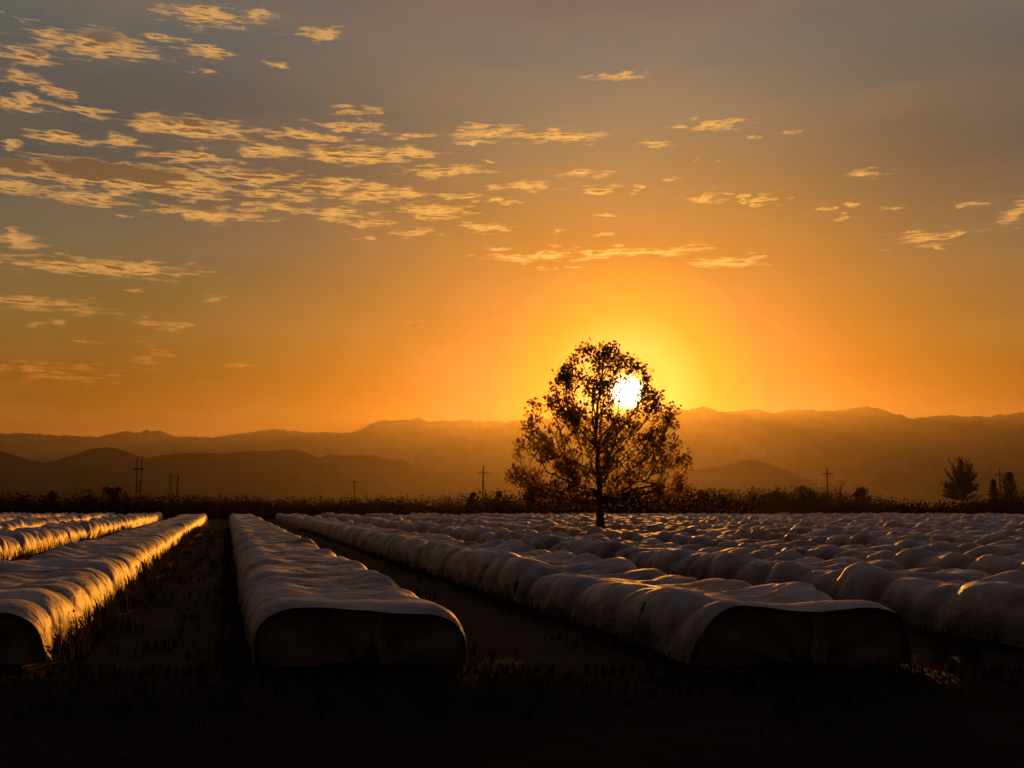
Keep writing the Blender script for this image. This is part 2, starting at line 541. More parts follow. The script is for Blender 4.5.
FAR = [(-160, 436), (-60, 434), (0, 431.5), (30, 432), (59, 433), (94, 435), (108, 432), (123, 430), (133, 431.5), (144, 428.5), (150, 429.5), (158, 428.5),
       (166, 432), (176, 434.5), (199, 434.5), (209, 436), (228, 433), (249, 430), (261, 429), (273, 427.3), (285, 428), (300, 429.5), (317, 431), (330, 430.5),
       (350, 431), (360, 427), (372, 421), (382, 418.5), (398, 418), (410, 417.5), (417, 415), (423, 418), (429, 420.5), (436, 419), (441, 417), (449, 418.5),
       (464, 417), (478, 419), (490, 418), (505, 419), (520, 418), (534, 416.5), (560, 416), (600, 413), (640, 411), (675, 408), (692, 406), (703, 404), (709, 404.5),
       (720, 409), (735, 410), (745, 408), (756, 406.5), (766, 409), (778, 411), (792, 408), (807, 406.5), (820, 407.5), (845, 407.5), (857, 405), (868, 404),
       (880, 405.5), (893, 409), (911, 414.5), (924, 415), (938, 413.5), (952, 411.5), (965, 413.5), (985, 413.5), (1005, 411.5), (1024, 410), (1100, 414), (1200, 420)]
MID = [(-160, 452), (-60, 444), (0, 449), (15, 454), (30, 458.5), (44, 461), (58, 457), (73, 452.5), (88, 447), (103, 445), (115, 446.5), (126, 450), (136, 453.5),
       (147, 455.5), (160, 453), (176, 451.5), (190, 451), (205, 450.5), (220, 451.5), (240, 449.5), (264, 449), (280, 447.8), (296, 447.5), (306, 451), (320, 456),
       (326, 453), (332, 451.5), (338, 453.5), (352, 453.5), (366, 452.5), (376, 453.5), (383, 456), (391, 458.5), (399, 457.5), (408, 461), (417, 465), (429, 468),
       (452, 469), (480, 470), (505, 472), (560, 478), (640, 484), (720, 489), (900, 494), (1200, 494)]
SMALL = [(560, 492), (640, 482), (690, 469), (706, 466), (724, 463.5), (738, 459), (748, 457.3), (756, 457.2), (768, 460.5), (783, 466.5), (800, 473.5), (830, 482), (900, 492)]
mountain('mountain_range', FAR, 11000, 1500, 11, 0.16, rad(-34), rad(34), 1500)
mountain('desert_hills', MID, 3700, 430, 23, 0.10, rad(-34), rad(26), 520)
mountain('hill', SMALL, 2400, 420, 31, 0.05, azel(600, 480)[0], azel(860, 480)[0], 120, taper=0.02)

# ------------------------------------------------------------------ haze
hx, hy0, hy1, hz0, hz1 = 14500.0, -700.0, 14500.0, -1.6, 1180.0
hv = [(x, y, z) for x in (-hx, hx) for y in (hy0, hy1) for z in (hz0, hz1)]
hf = [(0, 1, 3, 2), (4, 6, 7, 5), (0, 4, 5, 1), (2, 3, 7, 6), (0, 2, 6, 4), (1, 5, 7, 3)]


def haze_build(t, out):
    v = t.nodes.new('ShaderNodeVolumePrincipled')
    v.inputs['Color'].default_value = (0.95, 0.88, 0.80, 1)
    v.inputs['Density'].default_value = 1.45e-5
    v.inputs['Anisotropy'].default_value = 0.78
    t.links.new(v.outputs[0], out.inputs['Volume'])


hz = material('dusty_air', haze_build)
tag(mesh_obj('haze', hv, hf, hz), kind='stuff')

# ------------------------------------------------------------------ covered crop rows
Y0 = ground_at(359, 665)[1]
CENTRE0 = ground_at(359, 665)[0]
PITCH_X = ground_at(797, 665)[0] - CENTRE0
ROW_W = ground_at(470, 665)[0] - ground_at(248, 665)[0]
ROW_H = at_depth(359, 604, Y0)[2]
vp = ray(226.5, HORIZON)
U = np.array([vp[0], vp[1]]) / math.hypot(vp[0], vp[1])
# far end: where the crest of the rows lies at y = 514
dtop = ray(226, 513.8)
Y1 = (ROW_H - 0.05 - CAM_Z) / dtop[2] * dtop[1]
ROW_LEN = (Y1 - Y0) / U[1]


def section(n_pts, n_exp=4.2):
    ph = np.linspace(0, math.pi, 400)
    c, s = np.cos(ph), np.sin(ph)
    a = np.sign(c) * np.abs(c) ** (2 / n_exp)
    z = np.abs(s) ** (2 / n_exp)
    dl = np.hypot(np.diff(a * ROW_W / 2), np.diff(z * ROW_H))
    cl = np.concatenate([[0], np.cumsum(dl)])
    q = np.interp(np.linspace(0, cl[-1], n_pts), cl, ph)
    c, s = np.cos(q), np.sin(q)
    return np.sign(c) * np.abs(c) ** (2 / n_exp), np.abs(s) ** (2 / n_exp), c, s


class Row:
    def __init__(self, k):
        self.k = k
        rng = np.random.default_rng(500 + k)
        self.x0 = CENTRE0 + PITCH_X * k + rng.uniform(-0.12, 0.12)
        self.y0 = Y0 + (0 if k in (0, 1) else rng.uniform(-0.5, 0.9))
        self.length = ROW_LEN + rng.uniform(-2, 2)
        b, gaps = [-rng.uniform(0.0, 1.2)], None
        while b[-1] < self.length + 5:
            b.append(b[-1] + (rng.choice([rng.uniform(1.1, 2.0), rng.uniform(1.8, 3.2)]) if k in (-1, 0, 1) else rng.uniform(1.25, 2.5)))
        self.b = np.array(b)
        n = len(b)
        self.amp = rng.uniform(0.10, 0.28, n) if k > 0 or k < -1 else rng.uniform(0.03, 0.14, n)
        self.tie = rng.uniform(0.1, 1.0, n + 1) ** 1.5 * (0.6 if k in (0, -1) else 1.0)
        self.tilt = rng.uniform(-0.65, 0.65, n)
        self.lean = rng.uniform(-0.35, 0.35, n)
        self.seed = 40 + 13 * (k + 20)

    def surface(self, s, sec):
        """world-oriented offsets from the row's near end: arrays over (s, section)"""
        a, z, c, sn = sec
        S = s[:, None]
        i = np.clip(np.searchsorted(self.b, s, side='right') - 1, 0, len(self.b) - 2)
        t = (s - self.b[i]) / (self.b[i + 1] - self.b[i])
        t = np.clip(t, 0, 1)
        # the cloth billows between its ties, a little lopsided
        tl = np.clip(t + self.lean[i] * t * (1 - t), 0, 1)
        bill = np.sin(math.pi * tl) ** (0.62 if self.k > 1 else 0.75)
        edge = np.minimum(t, 1 - t) * (self.b[i + 1] - self.b[i])
        crease = np.exp(-(edge / (0.16 if self.k in (-1, 0) else 0.24)) ** 2)
        wide = np.exp(-(edge / 0.5) ** 2)
        q = np.linspace(0, 1, len(a))[None, :]
        skew = 1.6 * (fbm(S / 2.6, q * 2.0, self.seed + 1, 3))
        bulge = (self.amp[i] * bill)[:, None] * (1 + self.tilt[i][:, None] * c[None, :] + 0.5 * skew * np.abs(sn)[None, :])
        near_b = i + (t > 0.5)
        shoulder = np.exp(-((np.abs(a) - 0.70) / 0.27) ** 2)[None, :]
        bulge = bulge * (0.45 + 0.85 * shoulder) - 0.03 * (1 - shoulder)
        bulge -= (0.36 if self.k > 0 else 0.20) * (crease * self.tie[near_b])[:, None] * (0.5 + vnoise(S / 1.3, q * 4, self.seed + 2))
        soft = (0.07 if self.k > 0 else 0.12) * fbm(S / 2.0, q * 2.6, self.seed + 3, 3) * np.abs(sn)[None, :] ** 0.5
        fold = 1 - np.abs(fbm(S * 0.9 + 1.5 * fbm(S / 2, q * 3, self.seed + 7, 2), q * 5.0, self.seed + 4, 3))
        fold = (0.085 if self.k < 2 else 0.13) * (fold - 0.8)
        cross = 0.04 * fbm(S * 2.6, q * 2.2, self.seed + 5, 3)
        knob = 0.13 * fbm(S / 0.95, q * 4.5, self.seed + 8, 2) * np.abs(sn)[None, :] ** 0.4 * (0.35 if self.k in (0, -1) else 0.6 if self.k == 1 else 1.0)
        pleat = 0.035 * (wide * self.tie[near_b])[:, None] * (1 - 2 * np.abs(fbm(S * 3.4 + 0.8 * fbm(S, q * 3, self.seed + 10, 2), q * 2.0, self.seed + 11, 2)))
        disp = bulge + soft + fold + cross + knob + pleat - (0.15 if self.k > 0 else 0.08)
        # the cloth draws in and sags at the open end
        endf = np.clip(1 - S / 0.55, 0, 1) ** 2
        disp = disp * (1 - 0.75 * np.clip(1 - S / 1.3, 0, 1)) - endf * (0.04 + 0.09 * vnoise(q * 6.0, q * 0 + 2, self.seed + 12))
        hang = np.clip(np.abs(z) * 1.6, 0.0, 1)[None, :]
        disp = disp * (0.25 + 0.75 * hang)
        hem = 0.14 * fbm(S / 1.1, np.sign(c)[None, :] * 3.0 + 5, self.seed + 6, 3) * (1 - hang)
        Xo = a[None, :] * ROW_W / 2 + (disp * 0.75 + hem) * np.sign(c)[None, :] * np.abs(c)[None, :] ** 0.6
        Zo = z[None, :] * ROW_H + disp * np.abs(sn)[None, :] ** 0.8
        Zo = np.maximum(Zo, -0.06)
        slide = np.clip(1 - S / 0.8, 0, 1) * 0.22 * fbm(q * 4.5, q * 0 + 7, self.seed + 14, 3) * np.clip(Zo / 0.5, 0, 1)
        return U[0] * (S + slide) + Xo, U[1] * (S + slide) + 0 * Xo, Zo


def build_row(k, label):
    r = Row(k)
    root = empty('covered_crop_row', (r.x0, r.y0, 0), label, 'crop cover', 'white fabric covered crop rows')
    s_list, s = [], 0.0
    while s < r.length:
        s_list.append(s)
        p = np.array([r.x0, r.y0]) + U * s
        s += max(0.085, 0.0042 * math.hypot(*p)) if p[1] > 0 else 0.3
    s_arr = np.array(s_list)
    sec = section(52 if k in (-1, 0, 1, 2) else 34)
    Xo, Yo, Zo = r.surface(s_arr, sec)
    # the loose near edge of the cloth sags a little over the end
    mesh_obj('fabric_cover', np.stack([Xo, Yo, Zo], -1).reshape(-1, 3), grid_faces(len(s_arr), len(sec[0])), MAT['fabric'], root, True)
    # closed ends
    for end in (0, 1):
        s_e = 0.22 if end == 0 else r.length - 0.4
        ex, ey, ez = r.surface(np.array([s_e]), sec)
        ex, ey, ez = ex[0], ey[0], ez[0]
        n_in = 26
        rings = []
        for j in range(n_in):
            f = 0.985 * (1 - j / (n_in - 1)) ** 0.9
            xx = U[0] * s_e + (ex - U[0] * s_e) * f
            zz = ez * f if j < n_in - 1 else ez * 0
            wob = (0.16 * fbm(xx * 2.2 + 0.4 * zz, zz * 0.7 + 3, r.seed + 9, 4) + 0.05 + 0.10 * np.sin(math.pi * f) * (1 - zz / ROW_H)) * np.clip((1 - f) * 6, 0, 1) ** 0.7
            rings.append(np.stack([xx, ey - (wob if end == 0 else -wob), zz - 0.02], -1))
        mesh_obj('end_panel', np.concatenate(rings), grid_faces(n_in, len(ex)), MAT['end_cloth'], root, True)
    if k in (-1, 0, 1):
        # hanging tail of cloth in the middle of the open end
        off = {-1: 0.1, 0: 0.28, 1: 0.22}[k]
        nz, nw = 26, 9
        zz = np.linspace(ROW_H - 0.20, 0.03, nz)
        ww = np.linspace(-1, 1, nw)
        A, B = np.meshgrid(zz, ww, indexing='ij')
        drop = (ROW_H - A) / ROW_H
        half = {-1: 0.07, 0: 0.06, 1: 0.085}[k] * (0.7 + 0.9 * drop) * (0.7 + 0.6 * vnoise(A * 4, A * 0, 7 + k))
        xx = off + B * half + {-1: -0.05, 0: 0.13, 1: 0.05}[k] * drop ** 1.5 + 0.06 * fbm(A * 2.2, A * 0 + k, 33, 2)
        yy = U[1] * 0.22 - 0.26 - 0.025 * np.cos(B * 5 + drop * 3) - 0.05 * fbm(A * 2.5, B * 0.6, 5 + k, 3)
        mesh_obj('cloth_tail', np.stack([xx, yy, A], -1).reshape(-1, 3), grid_faces(nz, nw), MAT['strap'], root, True)
    return root, r


def add_tear(root, r, s_c, q_c, rs, rq):
    """a dark hole worn in the cloth: a ragged patch lying on its surface"""
    sec_full = section(161)
    s_arr = np.linspace(s_c - rs, s_c + rs, 17)
    Xo, Yo, Zo = r.surface(s_arr, sec_full)
    j0, j1 = int((q_c - rq) * 160), int((q_c + rq) * 160)
    P = np.stack([Xo[:, j0:j1 + 1], Yo[:, j0:j1 + 1], Zo[:, j0:j1 + 1] + 0.02], -1)
    na, nb = P.shape[:2]
    ii, jj = np.meshgrid(np.linspace(-1, 1, na), np.linspace(-1, 1, nb), indexing='ij')
    inside = ii ** 2 + jj ** 2 + 0.7 * fbm(ii * 2 + s_c, jj * 2, 3, 3) < 0.75
    f = grid_faces(na, nb)
    keep = inside.ravel()[f].sum(1) >= 3
    mesh_obj('torn_hole', P.reshape(-1, 3), f[keep], MAT['hole'], root, True)


ORD = ['zeroth', 'first', 'second', 'third', 'fourth', 'fifth', 'sixth', 'seventh', 'eighth', 'ninth', 'tenth', 'eleventh', 'twelfth', 'thirteenth',
       'fourteenth', 'fifteenth', 'sixteenth', 'seventeenth']
ROW_LABELS = {
    -1: 'white covered crop row with its side glowing orange in the sun',
    0: 'white covered crop row seen nearly end on, beside the wide dark lane',
    1: 'white covered crop row with dark torn spots and a broad dark end',
    2: 'lumpy white covered row right behind the one with dark torn spots',
}
ROWS = {}
for k in range(-5, 17):
    if k in ROW_LABELS:
        lab = ROW_LABELS[k]
    elif k < 0:
        lab = 'white covered row, %s beyond the row with the sunlit orange side' % ORD[-k - 1]
    else:
        lab = 'white covered row, %s behind the row with dark torn spots' % ORD[k - 1]
    ROWS[k] = build_row(k, lab)


def find_on_cloth(r, px, py):
    sec = section(161)
    sv = np.arange(1.0, 60.0, 0.1)
    Xo, Yo, Zo = r.surface(sv, sec)
    x, y, z = Xo + r.x0, Yo + r.y0, Zo - CAM_Z
    c, sn = math.cos(PITCH), math.sin(PITCH)
    dep, upw = y * c + z * sn, -y * sn + z * c
    u, v = W_PX / 2 + F_PX * x / dep, H_PX / 2 - F_PX * upw / dep
    q = np.linspace(0, 1, 161)[None, :]
    cost = (u - px) ** 2 + (v - py) ** 2 + 400 * ((q < 0.55) | (q > 0.92))
    i, j = np.unravel_index(cost.argmin(), cost.shape)
    return sv[i], j / 160


for k, px, py, rs, rq in ((1, 481, 556, 0.20, 0.05), (1, 516, 588, 0.14, 0.05), (1, 642, 609, 0.10, 0.025), (1, 600, 590, 0.12, 0.05)):
    rt, rr_ = ROWS[k]
    s_c, q_c = find_on_cloth(rr_, px, py)
    add_tear(rt, rr_, s_c, q_c, rs, rq)


# ------------------------------------------------------------------ vegetation tools
def tube_chain(paths):
    """paths: list of (pts (n,3), radii (n,), sides) -> verts, faces"""
    Vs, Fs, off = [], [], 0
    for pts, rd, k in paths:
        pts = np.asarray(pts, float)
        n = len(pts)
        tan = np.gradient(pts, axis=0)
        tan /= np.linalg.norm(tan, axis=1, keepdims=True) + 1e-9
        ref = np.array([0.31, 0.95, 0.05]) if abs(tan[0][2]) > 0.8 else np.array([0, 0, 1.0])
        u = np.cross(tan, ref); u /= np.linalg.norm(u, axis=1, keepdims=True) + 1e-9
        v = np.cross(tan, u)
        th = np.linspace(0, 2 * math.pi, k, endpoint=False)
        ring = pts[:, None, :] + rd[:, None, None] * (np.cos(th)[None, :, None] * u[:, None, :] + np.sin(th)[None, :, None] * v[:, None, :])
        Vs.append(ring.reshape(-1, 3))
        i, j = np.meshgrid(np.arange(n - 1), np.arange(k), indexing='ij')
        a = i * k + j
        b = i * k + (j + 1) % k
        Fs.append(np.stack([a, b, b + k, a + k], -1).reshape(-1, 4) + off)
        off += n * k
    return np.concatenate(Vs), np.concatenate(Fs)


def leaf_quads(centres, size, rng, aspect=0.6, up=0.0):
    n = len(centres)
    d = rng.normal(size=(n, 3)); d[:, 2] += up
    d /= np.linalg.norm(d, axis=1, keepdims=True)
    e = rng.normal(size=(n, 3))
    w = np.cross(d, e); w /= np.linalg.norm(w, axis=1, keepdims=True) + 1e-9
    sz = np.asarray(size)[..., None] * np.ones((n, 1))
    a = centres - d * sz * 0.5
    c = centres + d * sz * 0.5
    b = centres + w * sz * 0.5 * aspect
    e2 = centres - w * sz * 0.5 * aspect
    Vq = np.stack([a, b, c, e2], 1).reshape(-1, 3)
    return Vq, np.arange(4 * n).reshape(n, 4)


# ------------------------------------------------------------------ the lone tree
def lone_tree():
    rng = np.random.default_rng(7)
    D = 76.0
    bx, by, _ = at_depth(600, 503, D)
    mpp = math.hypot(D, 0) / F_PX
    top_z = at_depth(600, 343, D)[2]
    root = empty('lone_tree', (bx, by, 0), 'tall airy tree standing alone among the rows in front of the sun', 'tree')
    # outline: picture row, left and right reach
    prof = [(343, 592, 618), (352, 576, 632), (364, 566, 640), (380, 550, 652), (400, 538, 667), (420, 526, 681), (440, 521, 685), (460, 515, 689),
            (474, 510, 694), (488, 514, 695), (499, 526, 684), (508, 545, 660)]
    pz = np.array([at_depth(600, p[0], D)[2] for p in prof])[::-1]
    pl = np.array([(600 - p[1]) * mpp for p in prof])[::-1]
    pr = np.array([(p[2] - 600) * mpp for p in prof])[::-1]
    sun_line = np.array(sun_dir)
    cam_p = np.array([0, 0, CAM_Z]) - np.array([bx, by, 0])
    att = []
    while len(att) < 2100:
        z = rng.uniform(pz[0], pz[-1])
        rl, rr2 = np.interp(z, pz, pl), np.interp(z, pz, pr)
        a = rng.uniform(0, 2 * math.pi)
        f = rng.uniform(0, 1) ** 0.36
        R = rr2 if math.cos(a) > 0 else rl
        R *= 1.07
        x, y = f * R * math.cos(a), f * 0.5 * (rl + rr2) * math.sin(a)
        p = np.array([x, y, z])
        # clumpy, with gaps between the boughs
        g = math.sin(x * 1.9 + 1.1 * math.sin(z * 1.3)) + math.sin(y * 2.1 + 0.7 * z) + math.sin(z * 2.3 + x * 0.8 + 2)
        if g < -0.15 and rng.random() < 0.9:
            continue
        v = p - cam_p
        dist = np.linalg.norm(v - sun_line * np.dot(v, sun_line))
        if dist < 1.12:  # gap carved along the camera-to-sun line so the disc shows
            continue
        att.append(p)
    att = np.array(att)
    fork = 2.6
    nodes = [np.array([0, 0, z]) for z in np.arange(0, fork + 0.01, 0.3)]
    parent = [-1] + list(range(len(nodes) - 1))
    # main leader
    for z in np.arange(fork + 0.3, top_z * 0.46, 0.3):
        nodes.append(np.array([0.10 * math.sin(z * 0.9) - 0.01 * z, 0.08 * math.sin(z * 0.7 + 1), z]))
        parent.append(len(nodes) - 2)
    alive = np.ones(len(att), bool)
    step, infl, kill = 0.32, 3.2, 0.42
    for it in range(140):
        P = np.array(nodes)
        act = att[alive]
        if len(act) == 0:
            break
        # nodes under the fork do not sprout
        d2 = ((act[:, None, :] - P[None, :, :]) ** 2).sum(-1)
        d2[:, :7] = 1e9
        # boughs leave the trunk steeply: prefer nodes that lie below the leaf
        hd = np.hypot(act[:, None, 0] - P[None, :, 0], act[:, None, 1] - P[None, :, 1])
        low = (P[None, :, 2] > act[:, None, 2] - 0.55 * hd)
        d2 = d2 + low * 6.0
        nn = d2.argmin(1)
        dm = np.sqrt(d2.min(1))
        grow = {}
        for j in np.nonzero(dm < max(infl, 5.5 if it < 25 else infl))[0]:
            v = act[j] - P[nn[j]]
            grow.setdefault(int(nn[j]), []).append(v / (np.linalg.norm(v) + 1e-9))
        if not grow:
            break
        for i, vs in grow.items():
            v = np.mean(vs, 0) + rng.normal(size=3) * 0.12 + np.array([0, 0, 0.06])
            ln = np.linalg.norm(v)
            if ln < 1e-3:
                continue
            q = P[i] + v / ln * step
            if ((P - q) ** 2).sum(1).min() < 0.03:
                continue
            nodes.append(q)
            parent.append(i)
        P2 = np.array(nodes[len(P):])
        if len(P2):
            dd = np.sqrt(((att[:, None, :] - P2[None, :, :]) ** 2).sum(-1)).min(1)
            alive &= dd > kill
        if len(nodes) > 6500:
            break
    n = len(nodes)
    P = np.array(nodes)
    par = np.array(parent)
    kids = [[] for _ in range(n)]
    for i in range(1, n):
        kids[par[i]].append(i)
    area = np.zeros(n)
    tip = 0.016
    for i in range(n - 1, -1, -1):
        area[i] = tip ** 2.3 if not kids[i] else sum(area[c] for c in kids[i])
    radius = area ** (1 / 2.3)
    radius *= 0.29 / radius[3]
    radius[8:] = np.where(radius[8:] > 0.10, 0.10 + (radius[8:] - 0.10) * 0.7, radius[8:])
    radius = np.maximum(radius, 0.014)
    for i in range(6):
        radius[i] *= 1 + 0.75 * (1 - i / 6) ** 2.2
    # chains
    paths = []
    stack = [(0, None)]
    while stack:
        i, prev = stack.pop()
        chain = [prev, i] if prev is not None else [i]
        while kids[i]:
            c = sorted(kids[i], key=lambda q: -area[q])
            for q in c[1:]:
                stack.append((q, i))
            i = c[0]
            chain.append(i)
        if len(chain) > 1:
            rd = radius[chain].copy()
            if prev is not None:
                rd[0] = min(rd[0], rd[1] * 1.25)
            paths.append((P[chain], rd, 9 if rd[0] > 0.08 else 5))
    tv, tf = tube_chain(paths)
    mesh_obj('trunk', tv, tf, MAT['bark'], root, True)
    # leaves on the thin twigs
    dep = np.zeros(n)
    for i in range(n - 1, -1, -1):
        dep[i] = 0 if not kids[i] else 1 + min(dep[c] for c in kids[i])
    tw = np.nonzero((dep <= 2) & (P[:, 2] > np.where(np.hypot(P[:, 0], P[:, 1]) < 3.4, 4.3, 2.9)))[0]
    def g_leaf(p):
        return math.sin(p[0] * 2.6 + 1.3 * math.sin(p[2] * 1.7)) + math.sin(p[1] * 2.4 + p[2]) + math.sin(p[2] * 3.1 + p[0])

    cs, sz = [], []
    for i in tw:
        if rng.random() < 0.20 or g_leaf(P[i]) < -0.75:
            continue
        m = rng.integers(8, 15)
        cs.append(P[i] + rng.normal(size=(m, 3)) * np.array([0.23, 0.23, 0.17]))
        sz.append(rng.uniform(0.16, 0.35, m))
    cs, sz = np.concatenate(cs), np.concatenate(sz)
    v = cs - cam_p
    dist = np.linalg.norm(v - np.outer(v @ sun_line, sun_line), axis=1)
    keep = dist > 0.95 + rng.uniform(-0.3, 0.4, len(cs))  # leaves cleared along the same line, leaving the sun disc open
    lv, lf = leaf_quads(cs[keep], sz[keep], rng, 0.7)
    mesh_obj('crown', lv, lf, MAT['leaf'], root)


lone_tree()


# ------------------------------------------------------------------ far trees
def bough_paths(rng, h, spread, n, rad0, z0=0.15, lift=0.9, wob=0.12):
    """radiating boughs from a short trunk"""
    paths = [(np.array([[0, 0, -0.1], [0.03, 0, h * 0.12], [0, 0.02, h * 0.30]]), np.array([rad0, rad0 * 0.85, rad0 * 0.6]), 7)]
    tips = []
    for i in range(n):
        a = rng.uniform(0, 2 * math.pi)
        t = rng.uniform(0, 1)
        zz = h * (z0 + 0.15 * t)
        reach = spread * rng.uniform(0.55, 1.0) * math.sin(math.pi * (0.15 + 0.85 * (i + 0.5) / n) * 0.5 + 0.05)
        rise = h * lift * (1 - 0.75 * (i + 0.5) / n) * rng.uniform(0.85, 1.05)
        k = 7
        f = np.linspace(0, 1, k)
        pts = np.stack([reach * f * math.cos(a), reach * f * math.sin(a), zz + (rise - 0.0) * f ** 0.9 * (1 - 0.12 * f)], -1)
        pts[1:] += rng.normal(size=(k - 1, 3)) * wob * f[1:, None]
        pts[:, 2] = np.minimum(pts[:, 2], h)
        paths.append((pts, np.linspace(rad0 * 0.4, 0.025, k), 4))
        tips.append(pts)
    return paths, tips


def far_tree(px, top, D, half, label, style, seed, mat='scrub', group='trees and shrubs beyond the field', name='tree', base_y=None, cat='tree'):
    rng = np.random.default_rng(seed)
    x, y, _ = at_depth(px, HORIZON, D)
    h = at_depth(px, top, D)[2]
    sp = half * D / F_PX
    root = empty(name, (x, y, 0), label, cat, group)
    if style == 'spiky':
        paths = [(np.array([[0, 0, -0.1], [0.03, 0, h * 0.2], [0, 0.02, h * 0.42]]), np.array([0.30, 0.24, 0.14]), 7)]
        tips = []
        for i in range(85):
            a = rng.uniform(0, 2 * math.pi)
            e = rad(rng.uniform(4, 89))
            z0 = h * rng.uniform(0.26, 0.42)
            dx, dz = math.cos(e), math.sin(e)
            R = ((dx / sp) ** 2.7 + (dz / (h - z0)) ** 2.7) ** (-1 / 2.7) * rng.uniform(0.74, 1.0)
            f = np.linspace(0, 1, 7)
            pts = np.stack([R * f * dx * math.cos(a), R * f * dx * math.sin(a), z0 + R * f * dz - 0.3 * np.sin(math.pi * f) * dx], -1)
            pts[1:] += rng.normal(size=(6, 3)) * 0.10
            paths.append((pts, np.linspace(0.09, 0.025, 7), 4))
            tips.append(pts)
        cs, sz = [], []
        for pts in tips:
            for f in np.linspace(0.35, 1.0, 14):
                i = f * (len(pts) - 1)
                p = pts[int(i)] + (pts[min(int(i) + 1, len(pts) - 1)] - pts[int(i)]) * (i % 1)
                m = 7
                cs.append(p + rng.normal(size=(m, 3)) * 0.17)
                sz.append(rng.uniform(0.25, 0.5, m))
        cs, sz = np.concatenate(cs), np.concatenate(sz)
        lv, lf = leaf_quads(cs, sz, rng, 0.35)
    elif style == 'round':
        paths, tips = bough_paths(rng, h * 0.9, sp * 0.85, 12, 0.22)
        cs = []
        for j in range(int(9 + 2 * sp)):
            d = rng.normal(size=3); d /= np.linalg.norm(d)
            cc = d * rng.uniform(0.35, 0.78) * np.array([sp, sp, h * 0.44]) + np.array([0, 0, h * 0.48])
            rb = rng.uniform(0.26, 0.46) * min(sp, h * 0.5)
            m = int(150 + 60 * rb)
            dd = rng.normal(size=(m, 3)); dd /= np.linalg.norm(dd, axis=1, keepdims=True)
            cs.append(cc + dd * rb * (rng.uniform(0.1, 1, (m, 1)) ** 0.5) * np.array([1.15, 1.15, 0.9]))
        m = 520
        cs.append(rng.normal(size=(m, 3)) * np.array([sp * 1.3, sp * 1.3, h * 0.55]) * 0.36 + np.array([0, 0, h * 0.26]))
        cs = np.concatenate(cs)
        cs[:, 2] = np.clip(cs[:, 2], 0.1, h * 1.02)
        lv, lf = leaf_quads(cs, rng.uniform(0.18, 0.42, len(cs)), rng, 0.6)
    elif style == 'conifer':
        paths = [(np.array([[0, 0, -0.1], [0, 0, h * 0.5], [0, 0, h * 0.98]]), np.array([0.22, 0.13, 0.03]), 7)]
        cs, sz = [], []
        for lev in np.linspace(0.08, 0.97, 15):
            R = sp * (1 - lev) ** 0.6 * rng.uniform(0.55, 1.2) + 0.2
            for a in np.arange(0, 2 * math.pi, 0.62):
                a2 = a + rng.uniform(-0.3, 0.3)
                R2 = R * rng.uniform(0.6, 1.1)
                f = np.linspace(0, 1, 5)
                paths.append((np.stack([R2 * f * math.cos(a2), R2 * f * math.sin(a2), lev * h + 0.12 * R2 * f - 0.1 * R2 * f * f], -1), np.linspace(0.05, 0.015, 5), 3))
                m = int(10 + 9 * R2)
                ff = rng.uniform(0.1, 1, m) ** 0.8
                cs.append(np.stack([R2 * ff * math.cos(a2), R2 * ff * math.sin(a2), lev * h + 0.05 * R2 * ff], -1) + rng.normal(size=(m, 3)) * 0.17)
                sz.append(rng.uniform(0.22, 0.42, m))
        cs, sz = np.concatenate(cs), np.concatenate(sz)
        lv, lf = leaf_quads(cs, sz, rng, 0.45)
    elif style == 'fan':
        th = h * 0.55
        paths = [(np.array([[0, 0, -0.1], [0.08, 0, th * 0.5], [0.0, 0, th]]), np.array([0.22, 0.18, 0.16]), 7)]
        Vs, Fs, off = [], [], 0
        for i in range(26):
            a = rng.uniform(0, 2 * math.pi); e = rng.uniform(-0.35, 1.35)
            ln = sp * rng.uniform(0.85, 1.15)
            f = np.linspace(0, 1, 7)
            cx = np.stack([ln * f * math.cos(e) * math.cos(a), ln * f * math.cos(e) * math.sin(a), th + ln * f * math.sin(e) * 0.95 - 0.30 * ln * f ** 2], -1)
            side = np.array([-math.sin(a), math.cos(a), 0]) * 0.16
            wv2 = np.sin(math.pi * (0.12 + 0.88 * f))[:, None]
            Vs.append(np.concatenate([cx - side * wv2, cx + side * wv2 + np.array([0, 0, 0.05])]))
            k = 7
            Fs.append(np.array([[j, j + 1, j + 1 + k, j + k] for j in range(k - 1)]) + off)
            off += 2 * k
        lv, lf = np.concatenate(Vs), np.concatenate(Fs)
    elif style == 'bare':
        paths, tips = bough_paths(rng, h, sp, 13, 0.16, 0.2, 0.95, 0.2)
        for pts in list(tips):
            for _ in range(3):
                p0 = pts[rng.integers(2, 6)]
                v = np.array([rng.normal() * 0.7, rng.normal() * 0.7, abs(rng.normal()) * 0.9 + 0.4])
                f = np.linspace(0, 1, 4)
                q = p0 + f[:, None] * v[None, :]
                q[:, 2] = np.minimum(q[:, 2], h)
                paths.append((q, np.linspace(0.04, 0.018, 4), 3))
        cs = np.concatenate([p[3:] for p in tips])
        lv, lf = leaf_quads(cs + rng.normal(size=cs.shape) * 0.15, 0.18, rng, 0.5)
    elif style == 'column':
        paths = [(np.array([[0, 0, -0.1], [0.05, 0, h * 0.5], [0, 0, h * 0.97]]), np.array([0.2, 0.13, 0.03]), 6)]
        n = 170
        zz = rng.uniform(0.12, 1, n)
        R = sp * np.sin(math.pi * np.clip(zz, 0, 1) ** 0.7 * 0.95) ** 0.7 * rng.uniform(0.2, 1, n) ** 0.5
        a = rng.uniform(0, 6.283, n)
        cs = np.stack([R * np.cos(a), R * np.sin(a), zz * h], -1)
        lv, lf = leaf_quads(cs, rng.uniform(0.25, 0.5, n), rng, 0.35, 0.8)
    tv, tf = tube_chain(paths)
